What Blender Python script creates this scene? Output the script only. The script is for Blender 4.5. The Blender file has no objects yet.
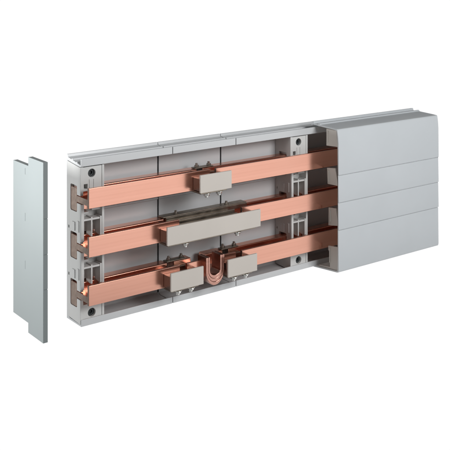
import bpy, bmesh, math, random
from mathutils import Vector
random.seed(4)
S = 0.001                      # everything below is written in millimetres
scene = bpy.context.scene
COL = scene.collection
PI = math.pi

# ------------------------------------------------------------------ materials
def nodes_of(name):
    m = bpy.data.materials.new(name); m.use_nodes = True
    nt = m.node_tree
    return m, nt, nt.nodes['Principled BSDF']

def link(nt, a, b): nt.links.new(a, b)

def noise(nt, scale, detail=3.0, stretch=(1, 1, 1), rough=0.55):
    tc = nt.nodes.new('ShaderNodeTexCoord')
    mp = nt.nodes.new('ShaderNodeMapping'); mp.inputs['Scale'].default_value = stretch
    n = nt.nodes.new('ShaderNodeTexNoise')
    n.inputs['Scale'].default_value = scale; n.inputs['Detail'].default_value = detail
    n.inputs['Roughness'].default_value = rough
    link(nt, tc.outputs['Object'], mp.inputs['Vector']); link(nt, mp.outputs['Vector'], n.inputs['Vector'])
    return n.outputs['Fac']

def ramp(nt, fac, lo, hi, p0=0.2, p1=0.8):
    r = nt.nodes.new('ShaderNodeMapRange'); r.interpolation_type = 'SMOOTHERSTEP'
    r.inputs['From Min'].default_value = p0; r.inputs['From Max'].default_value = p1
    r.inputs['To Min'].default_value = lo; r.inputs['To Max'].default_value = hi
    link(nt, fac, r.inputs['Value'])
    return r.outputs['Result']

def mixc(nt, fac, a, b):
    m = nt.nodes.new('ShaderNodeMix'); m.data_type = 'RGBA'
    m.inputs[6].default_value = (*a, 1); m.inputs[7].default_value = (*b, 1)
    link(nt, fac, m.inputs[0])
    return m.outputs[2]

def bump(nt, bsdf, fac, strength, dist=0.0002):
    b = nt.nodes.new('ShaderNodeBump'); b.inputs['Strength'].default_value = strength
    b.inputs['Distance'].default_value = dist
    link(nt, fac, b.inputs['Height']); link(nt, b.outputs['Normal'], bsdf.inputs['Normal'])

def plastic(name, col, rough=0.42, var=0.04, spec=0.45):
    m, nt, b = nodes_of(name)
    a = tuple(c * (1 - var) for c in col); c2 = tuple(min(1, c * (1 + var)) for c in col)
    link(nt, mixc(nt, ramp(nt, noise(nt, 14, 4), 0, 1), a, c2), b.inputs['Base Color'])
    link(nt, ramp(nt, noise(nt, 420, 2), rough - .008, rough + .008), b.inputs['Roughness'])
    b.inputs['Specular IOR Level'].default_value = spec
    bump(nt, b, noise(nt, 1500, 2), 0.10, 0.0001)
    return m

def metal(name, col, rough=0.3, var=0.05, stretch=(1, 1, 1), scale=60, bs=0.06):
    m, nt, b = nodes_of(name)
    b.inputs['Metallic'].default_value = 1.0
    a = tuple(c * (1 - var) for c in col); c2 = tuple(min(1, c * (1 + var)) for c in col)
    link(nt, mixc(nt, ramp(nt, noise(nt, scale, 5, stretch), 0, 1), a, c2), b.inputs['Base Color'])
    link(nt, ramp(nt, noise(nt, scale * 1.7, 4, stretch), rough - .06, rough + .08), b.inputs['Roughness'])
    bump(nt, b, noise(nt, scale * 6, 3, stretch), bs, 0.0001)
    return m

def copper(name, base, dull):
    """rolled copper: fine lengthwise drawing marks and faint cloudy tarnish"""
    m, nt, b = nodes_of(name)
    b.inputs['Metallic'].default_value = 1.0
    cloud = noise(nt, 22, 4, (0.5, 1, 1))
    streak = noise(nt, 60, 4, (0.03, 6, 6))
    add = nt.nodes.new('ShaderNodeMath'); add.operation = 'MULTIPLY_ADD'
    add.inputs[1].default_value = 0.45
    link(nt, streak, add.inputs[0])
    sc = nt.nodes.new('ShaderNodeMath'); sc.operation = 'MULTIPLY'; sc.inputs[1].default_value = 0.55
    link(nt, cloud, sc.inputs[0]); link(nt, sc.outputs[0], add.inputs[2])
    link(nt, mixc(nt, ramp(nt, add.outputs[0], 0, 1, .28, .70), dull, base), b.inputs['Base Color'])
    link(nt, ramp(nt, cloud, .17, .27), b.inputs['Roughness'])
    bump(nt, b, streak, 0.10, 0.00012)
    return m

M = {}
M['tray'] = plastic('grey tray plastic', (0.525, 0.54, 0.55), 0.30, 0.02, 0.5)
M['cover'] = plastic('blue grey cover plastic', (0.66, 0.705, 0.74), 0.45, 0.02, 0.3)
def translucent(m, col, f):
    nt = m.node_tree; b = nt.nodes['Principled BSDF']; out = nt.nodes['Material Output']
    t = nt.nodes.new('ShaderNodeBsdfTranslucent'); t.inputs['Color'].default_value = (*col, 1)
    x = nt.nodes.new('ShaderNodeMixShader'); x.inputs[0].default_value = f
    link(nt, b.outputs[0], x.inputs[1]); link(nt, t.outputs[0], x.inputs[2]); link(nt, x.outputs[0], out.inputs['Surface'])
translucent(M['cover'], (0.80, 0.76, 0.71), 0.34)
M['holder'] = plastic('light grey holder plastic', (0.56, 0.565, 0.555), 0.45, 0.03, 0.4)
M['cap'] = plastic('pale green grey cap plastic', (0.185, 0.21, 0.212), 0.36, 0.02, 0.4)
M['beige'] = plastic('warm grey end wall plastic', (0.50, 0.47, 0.43), 0.45, 0.03)
M['dark'] = plastic('joint gap black', (0.02, 0.02, 0.022), 0.7, 0.1, 0.2)  # keeps the open tray joints dark against the white world
M['copper'] = copper('rolled copper', (0.765, 0.402, 0.304), (0.69, 0.345, 0.255))
M['flexcopper'] = copper('laminated copper', (0.62, 0.35, 0.285), (0.50, 0.27, 0.215))
M['nickel'] = plastic('warm grey coated plate', (0.51, 0.472, 0.43), 0.42, 0.03, 0.5)
M['cutend'] = metal('dull sawn copper', (0.20, 0.155, 0.13), 0.6, 0.15, (1, 1, 1), 120, 0.15)
M['spacer'] = metal('tinned copper', (0.33, 0.26, 0.23), 0.30, 0.06)
M['black'] = plastic('hole shade black', (0.025, 0.03, 0.032), 0.4, 0.1, 0.4)  # stands in for the shade inside the mounting holes
M['jaw'] = metal('dark zinc', (0.30, 0.26, 0.215), 0.34, 0.15)
M['dullsteel'] = metal('dull steel', (0.42, 0.39, 0.35), 0.34, 0.12)
M['steel'] = metal('bright steel', (0.78, 0.77, 0.74), 0.16, 0.05)

# ------------------------------------------------------------------ mesh building
class MB:
    def __init__(s): s.v = []; s.f = []
    def add(s, vs, fs):
        o = len(s.v); s.v += [tuple(p) for p in vs]; s.f += [tuple(i + o for i in f) for f in fs]; return s
    def box(s, x0, x1, y0, y1, z0, z1):
        vs = [(x, y, z) for x in (x0, x1) for y in (y0, y1) for z in (z0, z1)]
        return s.add(vs, [(0, 1, 3, 2), (4, 6, 7, 5), (0, 4, 5, 1), (2, 3, 7, 6), (0, 2, 6, 4), (1, 5, 7, 3)])
    def prism_x(s, yz, x0, x1):
        n = len(yz); vs = [(x0, y, z) for y, z in yz] + [(x1, y, z) for y, z in yz]
        fs = [tuple(range(n))[::-1], tuple(range(n, 2 * n))] + [(i, (i + 1) % n, n + (i + 1) % n, n + i) for i in range(n)]
        return s.add(vs, fs)
    def prism_y(s, xz, y0, y1):
        n = len(xz); vs = [(x, y0, z) for x, z in xz] + [(x, y1, z) for x, z in xz]
        fs = [tuple(range(n)), tuple(range(n, 2 * n))[::-1]] + [(i, n + i, n + (i + 1) % n, (i + 1) % n) for i in range(n)]
        return s.add(vs, fs)
    def cyl(s, c, r, h, axis='z', n=28, r2=None):
        r2 = r if r2 is None else r2
        vs = []
        for k, rr in ((0, r), (h, r2)):
            for i in range(n):
                a = 2 * PI * (i + .5) / n; u, w = rr * math.cos(a), rr * math.sin(a)
                d = {'z': (u, w, k), 'y': (u, k, w), 'x': (k, u, w)}[axis]
                vs.append((c[0] + d[0], c[1] + d[1], c[2] + d[2]))
        fs = [tuple(range(n)), tuple(range(n, 2 * n))] + [(i, (i + 1) % n, n + (i + 1) % n, n + i) for i in range(n)]
        return s.add(vs, fs)
    def mesh(s, name):
        me = bpy.data.meshes.new(name)
        me.from_pydata([Vector(p) * S for p in s.v], [], s.f)
        bm = bmesh.new(); bm.from_mesh(me)
        bmesh.ops.recalc_face_normals(bm, faces=bm.faces); bm.to_mesh(me); bm.free()
        return me
    def build(s, name, mat, parent=None, bev=0.4, cuts=None, angle=32, seg=2):
        me = s.mesh(name)
        o = bpy.data.objects.new(name, me); COL.objects.link(o)
        if cuts is not None:                       # cut openings, then drop the cutter
            c = bpy.data.objects.new('cutter', cuts.mesh('cutter')); COL.objects.link(c)
            md = o.modifiers.new('cut', 'BOOLEAN'); md.operation = 'DIFFERENCE'; md.object = c; md.solver = 'EXACT'
            md.use_self = True
            dg = bpy.context.evaluated_depsgraph_get()
            me2 = bpy.data.meshes.new_from_object(o.evaluated_get(dg))
            o.modifiers.clear(); o.data = me2; me2.name = name
            cm = c.data; bpy.data.objects.remove(c); bpy.data.meshes.remove(cm); bpy.data.meshes.remove(me)
            me = me2
        me.materials.clear(); me.materials.append(mat)
        for p in me.polygons: p.use_smooth = True
        me.set_sharp_from_angle(angle=math.radians(angle))
        if bev:
            b = o.modifiers.new('edge', 'BEVEL'); b.width = bev * S; b.segments = seg
            b.limit_method = 'ANGLE'; b.angle_limit = math.radians(35); b.harden_normals = True
            b.use_clamp_overlap = True
        if parent: o.parent = parent
        return o

def tag(o, label, cat, group=None):
    o['label'] = label; o['category'] = cat
    if group: o['group'] = group
    return o

def thing(name, label, cat, loc=(0, 0, 0), group=None):
    o = bpy.data.objects.new(name, None); COL.objects.link(o)
    o.empty_display_size = 0.01
    o.location = Vector(loc) * S
    return tag(o, label, cat, group)

def copy_tree(o, parent=None):
    c = o.copy(); COL.objects.link(c)
    if parent: c.parent = parent
    for ch in list(o.children): copy_tree(ch, c)
    return c

def offset(poly, d):
    """move an open polyline sideways by d (mitred)"""
    out = []
    for i, p in enumerate(poly):
        p = Vector(p)
        t0 = (p - Vector(poly[i - 1])).normalized() if i else None
        t1 = (Vector(poly[i + 1]) - p).normalized() if i < len(poly) - 1 else None
        if t0 is None: t0 = t1
        if t1 is None: t1 = t0
        n0 = Vector((-t0.y, t0.x)); n1 = Vector((-t1.y, t1.x)); n = (n0 + n1)
        n = n / max(0.35, n.dot(n0)) if n.length > 1e-6 else n0
        out.append(tuple(p + n * d))
    return out

# ------------------------------------------------------------------ base trays
tray_profile = [(39, -104), (39, 106), (37, 106), (36.2, 102.6), (26, 101), (25.7, 102.4), (23.5, 102.4), (23.2, 100.6),
                (13, 99.2), (12.7, 100.5), (10.7, 100.5), (10.4, 98.8), (1.9, 97.4), (1.9, 105.2), (0, 105.2), (0, 95.7),
                (4, 94.9), (36.6, 98.3), (36.6, 31.5), (35.4, 30.6), (35.4, 28.4), (36.6, 27.5), (36.6, -28.5), (35.4, -29.4),
                (35.4, -31.6), (36.6, -32.5), (36.6, -99.6), (30, -101.3), (1.9, -101.9), (1.9, -95.6), (0, -95.6), (0, -104)]
J1, J2, LEN = 137.6, 244.4, 636.0
def tray(x0, x1, label):
    t = thing('base_tray', label, 'base tray', (x0, 0, -104), 'base tray sections')
    mb = MB(); mb.prism_x([(y, z + 104) for y, z in tray_profile], 0, x1 - x0)
    mb.build('channel', M['tray'], t, bev=0.35)
    return t
t1 = tray(0.6, J1 - .5, 'grey plastic base tray section at the open end, behind the first bar holder')
t2 = tray(J1 + .5, J2 - .5, 'short grey base tray section between the two black joint lines')
t3 = tray(J2 + .5, LEN, 'longest grey base tray section, running on behind the closed cover')
for t, xg in ((t1, J1), (t2, J2)):             # black strip added in each joint so no white shows through
    ox = t.location.x / S
    g = MB()
    g.box(xg - 0.9 - ox, xg + 0.9 - ox, 35.9, 37.6, 4.5, 202)
    g.box(xg - 0.3 - ox, xg + 0.3 - ox, 0.5, 1.4, 200, 208.6)
    g.box(xg - 0.45 - ox, xg + 0.45 - ox, 1.6, 38, 0.6, 2.0)
    g.build('joint_fill', M['dark'], t, bev=0)

# ------------------------------------------------------------------ bar holders
W = 34.0
NECK = (54, -6, -66)                           # height of the neck of each slot
holder = thing('bar_holder', 'light grey bar holder at the open end of the tray, its slotted side showing', 'bar holder', (0, 0, -101), 'slotted bar holders')
HZ = 101
def comb_side(x0, x1):
    """side cheek with three T shaped slots, open towards the front"""
    pts = [(36.4, -99.7), (36.4, 97.9), (4, 94.6), (1.2, 94.8)]
    for zc in NECK:
        pts += [(1.2, zc + 5), (10.6, zc + 5), (10.6, zc + 15.5), (12, zc + 16.5), (26.3, zc + 16.5), (27.6, zc + 15.2), (27.6, zc - 15.2),
                (26.3, zc - 16.5), (12, zc - 16.5), (10.6, zc - 15.5), (10.6, zc - 5), (1.2, zc - 5)]
    pts += [(1.2, -101.5)]
    return MB().prism_x([(y, z + HZ) for y, z in pts], x0, x1)
cut = MB()
for z in (15, -45): cut.box(-2, 2, 31, 33.4, z - 1.6 + HZ, z + 1.6 + HZ)
comb_side(0, 4.2).build('side_plate', M['holder'], holder, bev=0.5, cuts=cut)
comb_side(W - 3.2, W).build('side_plate', M['holder'], holder, bev=0.4)
for z in (18, -42):                            # little snap lugs on the outer side
    MB().box(-0.9, 0.4, 15.0, 22.0, z - 5 + HZ, z + 6 + HZ).build('snap_lug', M['holder'], holder, bev=0.3)
    MB().box(-0.7, 0.4, 4.5, 8.5, z - 5 + HZ, z + 9 + HZ).build('snap_lug', M['holder'], holder, bev=0.3)
# upper and lower mounting blocks with their round holes
def block(z0, z1, hx, hz, r):
    b = MB(); b.box(4.3, W - 3.3, 2.0, 36, z0 + HZ, z1 + HZ)
    c = MB(); c.cyl((hx, -2, hz + HZ), r, 26, 'y', 40)
    if z1 > 0: c.box(5.4, 10.6, -2, 14, z0 + 3 + HZ, z0 + 9 + HZ); c.box(12.5, 13.3, 0, 2.7, z0 - 1 + HZ, hz - 8 + HZ); c.box(18.5, 19.3, 0, 2.7, z0 - 1 + HZ, hz - 8 + HZ)
    o = b.build('mounting_block', M['holder'], holder, bev=0.35, cuts=c)
    s = MB(); s.cyl((hx, 5.2, hz + HZ), r - .15, 5, 'y', 32)
    c2 = MB(); c2.cyl((hx, 4.5, hz + HZ), r * .5, 3, 'y', 6)
    s.build('shade_disc', M['black'], o, bev=0.3, cuts=c2)  # black disc with hex socket, added to give the hole its shade
block(64, 94.2, 16.5, 86, 5.3)
block(-99, -78, 16.5, -89.5, 5.4)
for zt, zb in ((47, 6), (-13, -54)):           # ribbed pockets between the bars
    p = MB()
    p.box(4.3, W - 3.3, 16, 36, zb + 4 + HZ, zt - 3 + HZ)             # pocket floor
    p.box(16.2, 18.2, 3.2, 16.2, zb + HZ, zt - 17 + HZ)               # upright rib
    p.box(4.3, W - 3.3, 2.6, 16.1, zt - 20.5 + HZ, zt - 18.2 + HZ)    # cross rib
    p.box(28.4, W - 3.3, 1.8, 16.1, zb + HZ, zt - 17 + HZ)
    p.box(4.3, 13.5, 4.6, 16.1, zt - 12 + HZ, zt - 9.5 + HZ)
    p.box(18.0, W - 3.3, 4.6, 16.1, zt - 8.8 + HZ, zt - 6.4 + HZ)
    c = MB()
    if zt > 0:
        c.box(7, 13.6, 10, 30, zb + 13 + HZ, zb + 20 + HZ); c.box(20.4, 26.4, 10, 30, zb + 13 + HZ, zb + 20 + HZ)
    else:
        c.box(7, 13.6, 10, 30, zb + 6 + HZ, zb + 9 + HZ)
    p.build('pocket', M['holder'], holder, bev=0.3, cuts=c)
    q = MB()                                                           # T shaped bar stop beside the pocket
    q.box(0.3, 4.5, -0.6, 1.6, zb - 4.5 + HZ, zt + 1.5 + HZ)
    q.build('bar_stop', M['holder'], holder, bev=0.5)
h2 = copy_tree(holder)
h2.location.x = 347 * S
h2['label'] = 'second bar holder, halfway along the tray near the closed cover'

# ------------------------------------------------------------------ busbars
def bar_profile(zc):
    return [(-20, 12.4), (-16.2, 12.4), (-16.2, -2), (11.2, -2), (11.2, 6.4), (12.2, 7.4), (25.6, 7.4), (26.6, 6.4), (26.6, -21), (25.6, -22),
            (12.4, -22), (11.2, -21), (11.2, -10), (-16.2, -10), (-16.2, -12.5), (-20, -12.5)]
def sawn(o):                                   # the cut faces stay dull and oxidised
    o.data.materials.append(M['cutend'])
    for p in o.data.polygons:
        if abs(p.normal.x) > .9: p.material_index = 1
def busbar(zc, x0, x1, label):
    mb = MB(); mb.prism_x([(y, z) for y, z in bar_profile(zc)], 0, x1 - x0)
    o = mb.build('busbar', M['copper'], None, bev=0.45)
    sawn(o)
    o.location = Vector((x0, 0, zc)) * S
    return tag(o, label, 'busbar', 'copper busbars')
XE = 560
busbar(60, 0.4, 184.6, 'upper copper busbar from the open end up to the small grey clamp')
busbar(60, 194.6, XE, 'upper copper busbar from the small grey clamp into the cover')
busbar(0, 0.4, 135, 'middle copper busbar from the open end up to the long grey clamp')
busbar(0, 239.4, XE, 'middle copper busbar from the long grey clamp into the cover')
busbar(-60, 0.4, 135.7, 'lowest copper busbar from the open end up to the copper loop and its clamps')
busbar(-60, 239.4, XE, 'lowest copper busbar from the copper loop and its clamps into the cover')

# ------------------------------------------------------------------ clamps joining the bars
def clamp(zc, x0, x1, label, rail=False):
    t = thing('bar_clamp', label, 'bar clamp', (x0, -20.4, zc), 'grey bar clamps')
    L = x1 - x0
    MB().box(0, L, -18.4, -15.8, -12.4, 11.2).build('clamp_plate', M['nickel'], t, bev=0.35)
    MB().box(0.8, L - .8, -15.7, 0, -10.8, 5.6).build('spacer', M['spacer'], t, bev=0.4)
    j = MB()
    j.box(4, L - 4, -13, 11, -15.6, -12.8)                    # lower jaw under the bar
    if rail:
        j.box(26, L + 14, 31.0, 44.5, 7.8, 9.8)               # upper jaw over the rear flange
        j.box(28, L + 12, 27.5, 31.2, 3.0, 9.2)
    else:
        j.box(26, L + 6, 31.0, 41, 7.8, 9.0)
        j.box(28, L + 4, 22, 30.8, -2, 3.0)
    j.box(6, L - 8, 11.5, 31.2, -15.6, -13.0)
    if rail:
        j.box(31, L - 22, 4.4, 8, -12, 5.0)
        j.box(30.5, L - 21.5, 12, 15, -12, 8.2)
        j.box(30.5, L - 21.5, 20, 30, -12, 4)
    j.build('clamp_jaw', M['jaw'], t, bev=0.5)
    xs = (0.32, 0.72) if not rail else (0.22, 0.78)
    for f in xs:
        b = MB(); x = L * f
        b.cyl((x, -9, -19.4), 4.2, 3.6, 'z', 6); b.cyl((x, -9, -21.6), 2.5, 2.4, 'z', 20); b.cyl((x, -9, -16.6), 5.6, 1.0, 'z', 28)
        b.build('bolt', M['steel'], t, bev=0.4)
        b = MB()
        b.cyl((x + 16, 37, 8), 1.8, 6.2, 'z', 20); b.cyl((x + 16, 37, 9.0), 3.2, 2.6, 'z', 6)
        b.build('bolt', M['dullsteel'], t, bev=0.3)
    return t
clamp(60, 155.6, 207.2, 'small grey clamp plate joining the upper copper busbar')
clamp(0, 103.6, 257.5, 'long grey clamp plate joining the middle copper busbar', True)
clamp(-60, 109.2, 160.6, 'small grey clamp plate on the open-end side of the copper loop')
clamp(-60, 201.2, 251.4, 'small grey clamp plate on the cover side of the copper loop')

# ------------------------------------------------------------------ flexible expansion loop
fx = thing('flexible_link', 'laminated copper U loop with two short bar ends between the lower clamps', 'flexible link', (147, -20, -60))
for a, b in ((0, 27.5), (52, 82)):
    MB().prism_x([(y + 20, z) for y, z in bar_profile(-60)], a, b).build('bar_end', M['copper'], fx, bev=0.45)
def u_leaf(cx, top, zc, w0, d0, w1, d1, y0, y1, n=30):
    """one copper leaf bent into a U, thicker at the bend"""
    out = [(cx - w0, top)] + [(cx + w0 * math.cos(PI + PI * i / n), zc + d0 * math.sin(PI + PI * i / n)) for i in range(n + 1)] + [(cx + w0, top)]
    inn = [(cx + w1, top)] + [(cx + w1 * math.cos(-PI * i / n), zc + d1 * math.sin(-PI * i / n)) for i in range(n + 1)] + [(cx - w1, top)]
    return MB().prism_y(out + inn, y0, y1)
ws = [15.2, 13.0, 10.8, 8.4]; ds = [20.5, 16.0, 11.5, 7.0]
for k in range(3):
    u_leaf(38.5, 17.5 + (.5, 0, .4)[k], -0.5, ws[k], ds[k], ws[k + 1] + .06, ds[k + 1] + .06, -11 + (0, .5, .2)[k], 9).build('copper_leaf', M['flexcopper'], fx, bev=0.5)

# ------------------------------------------------------------------ closed cover
C0, C1 = 394.2, 616.0
out = [(7.5, 107.2), (6.8, 113.2), (2.4, 113.8), (1.2, 110.4), (-6.5, 110.2), (-7.5, 112.0), (-10.5, 112.2), (-12.0, 110.2), (-40, 108.9), (-47.6, 108.3), (-48.5, 107.5), (-49.0, 106),
       (-50.3, 98), (-51, 88)]
for g in (41.0, 0.9, -39.2):
    out += [(-51.45, g + 1.4), (-51.3, g + .6), (-49.3, g + .5), (-49.3, g - .5), (-50.45, g - .6), (-50.6, g - 1.2)]
out += [(-51.3, -97.5), (-50.2, -100.6), (-47, -101.4), (-6, -104.8), (3, -105.6)]
inn = offset(out, 2.0)
front = [p for p in out]
inner = [(5.4, 107.2), (5.0, 110.8), (3.6, 111), (2.4, 108.4), (-38, 107.2), (-43.4, 106.5), (-46, 104.8), (-47.8, 101.8), (-48.7, 98), (-48.9, 94), (-48.9, -96.5), (-48, -98.6), (-45.5, -99.4), (-6, -102.8)][::-1] if False else \
        [(3, -107.0)][:0] + [(-6, -102.9), (-45.6, -99.4), (-48.0, -98.4), (-48.8, -96.5), (-48.8, 88), (-48.1, 98), (-47.0, 105), (-46.4, 106.2), (-40, 106.8), (-2, 108.2), (4.8, 108.6), (5.6, 107.2)]
cov = thing('front_cover', 'closed blue grey plastic cover with three horizontal grooves over the far end', 'cover', (C0, 0, -105))
poly = [(y, z + 105) for y, z in front] + [(3, 105 - 103.6 - .0)] + [(y, z + 105) for y, z in inner]
MB().prism_x(poly, 0, C1 - C0).build('cover_shell', M['cover'], cov, bev=0.3, seg=2)
Z = lambda z: z + 105
F = [[(-23.4, 106.2), (-44.7, 105.9), (-47.8, 82.2), (-23.4, 80.8)], [(-24.7, 48.0), (-42.4, 50.3), (-48.4, 25.3), (-25.8, 24.3)],
     [(-28.0, -10.2), (-44.2, -8.5), (-48.6, -33.1), (-27.6, -36.8)],
     [(-27.3, -66.8), (-48, -64.2), (-48.6, -97), (-45.4, -98.9), (-8, -101.9), (-8, -99.8), (-31.0, -97.2), (-30.9, -75.5), (-27.3, -73.4)]]
for pl in F:                                   # the bars pass between the fingers
    o = MB().prism_x([(y, Z(z)) for y, z in pl], 1.6, 4.0).build('end_finger', M['beige'], cov, bev=0.5)
    z0 = pl[0][1]; y0 = pl[0][0]
    h = 20 if z0 > -60 else 24
    MB().prism_x([(y0 - 3.2, Z(z0 - 3)), (y0 - 4.6, Z(z0 - 3)), (y0 - 4.8, Z(z0 - h)), (y0 - 3.4, Z(z0 - h))], 0.4, 1.7).build('rib', M['beige'], o, bev=0.3)
ew = MB(); ew.prism_x([(-3, 106.2 + 105), (-45.8, 105.9 + 105), (-46.8, 104 + 105), (-48.5, 88 + 105), (-48.6, -96 + 105), (-45.4, -99 + 105), (-4, -102.4 + 105)], C1 - C0 - 4.5, C1 - C0 - 1.8)
ew.build('end_wall', M['cover'], cov, bev=0.4)

# ------------------------------------------------------------------ loose end cap
cap = thing('end_cap', 'loose pale grey end cap standing apart from the tray\'s open end', 'end cap', (-72.65, 0, -92))
CZ = 92.0; T = 5.9
outl = [(38.6, -80.2), (38.6, 107.3), (-4.3, 107.3), (-4.3, 117.9), (-44.7, 117.9), (-44.7, -92), (-4.3, -92), (-4.3, -80.4)]
cuts = MB()
cuts.box(-1, 1.6, 3.9, 4.6, 95.5 + CZ, 103.3 + CZ)
for z in (44.4, -13.3): cuts.box(-1, 0.35, 3.7, 4.5, z - 5 + CZ, z + 5 + CZ)
for z in (52, 10.5, -30.2): cuts.box(1.2, T + 1, -46, -43.9, z - .55 + CZ, z + .55 + CZ)
# hollow behind
hol = [(36.8, -78.4), (36.8, 105.5), (-6.1, 105.5), (-6.1, 116.1), (-42.9, 116.1), (-42.9, -90.2), (-6.1, -90.2), (-6.1, -78.4)]
cuts.prism_x([(y, z + CZ) for y, z in hol], 2.2, T + 2)
MB().prism_x([(y, z + CZ) for y, z in outl], 0, T).build('cap_shell', M['cap'], cap, bev=0.5, cuts=cuts)
for z in (70, -50):
    clip = MB(); clip.box(2.1, T + 5, 30.8, 32.6, z - 6 + CZ, z + 6 + CZ); clip.box(T + 3.4, T + 5, 32.4, 33.8, z - 6 + CZ, z + 6 + CZ)
    clip.build('clip', M['cap'], cap, bev=0.3)

# ------------------------------------------------------------------ camera
cam = bpy.data.cameras.new('camera'); co = bpy.data.objects.new('camera', cam); COL.objects.link(co)
cam.sensor_width = 36; cam.sensor_fit = 'HORIZONTAL'
cam.lens = 36 * 915.25 / 450
cam.shift_y = -(225 + 28.76) / 450
co.location = Vector((-542.56, -1019.8, 339.94)) * S
co.rotation_euler = (math.radians(90), 0, -0.6452)
cam.clip_start = 0.05; cam.clip_end = 50
scene.camera = co

# ------------------------------------------------------------------ light: shaped white world and soft lamps
w = bpy.data.worlds.new('World'); scene.world = w; w.use_nodes = True
nt = w.node_tree; bg = nt.nodes['Background']
tc = nt.nodes.new('ShaderNodeTexCoord'); sep = nt.nodes.new('ShaderNodeSeparateXYZ')
link(nt, tc.outputs['Generated'], sep.inputs[0])
dt = nt.nodes.new('ShaderNodeVectorMath'); dt.operation = 'DOT_PRODUCT'      # world shaped by direction: white behind, dimmed in front and above for shading
dt.inputs[1].default_value = (0.6, 0.8, 0.0)
link(nt, tc.outputs['Generated'], dt.inputs[0])
def mr(src, a, b, lo, hi):
    m = nt.nodes.new('ShaderNodeMapRange'); m.interpolation_type = 'SMOOTHSTEP'
    m.inputs['From Min'].default_value = a; m.inputs['From Max'].default_value = b
    m.inputs['To Min'].default_value = lo; m.inputs['To Max'].default_value = hi
    link(nt, src, m.inputs['Value']); return m.outputs[0]
fz = mr(sep.outputs['Z'], 0.02, 0.22, 1.02, 0.20)
fy = mr(dt.outputs['Value'], -0.25, 0.45, 0.34, 1.0)
mm = nt.nodes.new('ShaderNodeMath'); mm.operation = 'MULTIPLY'
link(nt, fz, mm.inputs[0]); link(nt, fy, mm.inputs[1])
link(nt, mm.outputs[0], bg.inputs['Strength'])
bg.inputs['Color'].default_value = (1, 1, 1, 1)

def area(name, loc, target, size, power, col=(1, 1, 1)):
    l = bpy.data.lights.new(name, 'AREA'); l.shape = 'RECTANGLE'; l.size, l.size_y = size[0] * S, size[1] * S
    l.energy = power; l.color = col
    o = bpy.data.objects.new(name, l); COL.objects.link(o)
    o.location = Vector(loc) * S
    d = Vector(target) * S - o.location
    o.rotation_euler = d.to_track_quat('-Z', 'Y').to_euler()
    return o
area('key_softbox', (480, -1300, 600), (260, 0, -20), (520, 420), 9)
area('rim_fill', (-900, 640, 20), (-30, 20, 20), (420, 420), 7)  # added behind on the left to brighten only the left-facing ends
area('cap_fill', (-330, -30, 160), (-72, 0, 100), (110, 110), 1.8)  # added close to the cap to grade it from top to bottom
area('copper_fill', (900, -1330, -250), (250, 0, 0), (1350, 720), 2.5)  # added low in front for the copper bars to reflect
area('high_softbox', (400, -680, 420), (280, 0, -20), (360, 260), 2.2)

scene.view_settings.view_transform = 'Standard'; scene.view_settings.look = 'None'
scene.view_settings.exposure = 0.0; scene.view_settings.gamma = 1.0
scene.cycles.max_bounces = 10; scene.cycles.diffuse_bounces = 5; scene.cycles.glossy_bounces = 6
scene.cycles.use_denoising = True
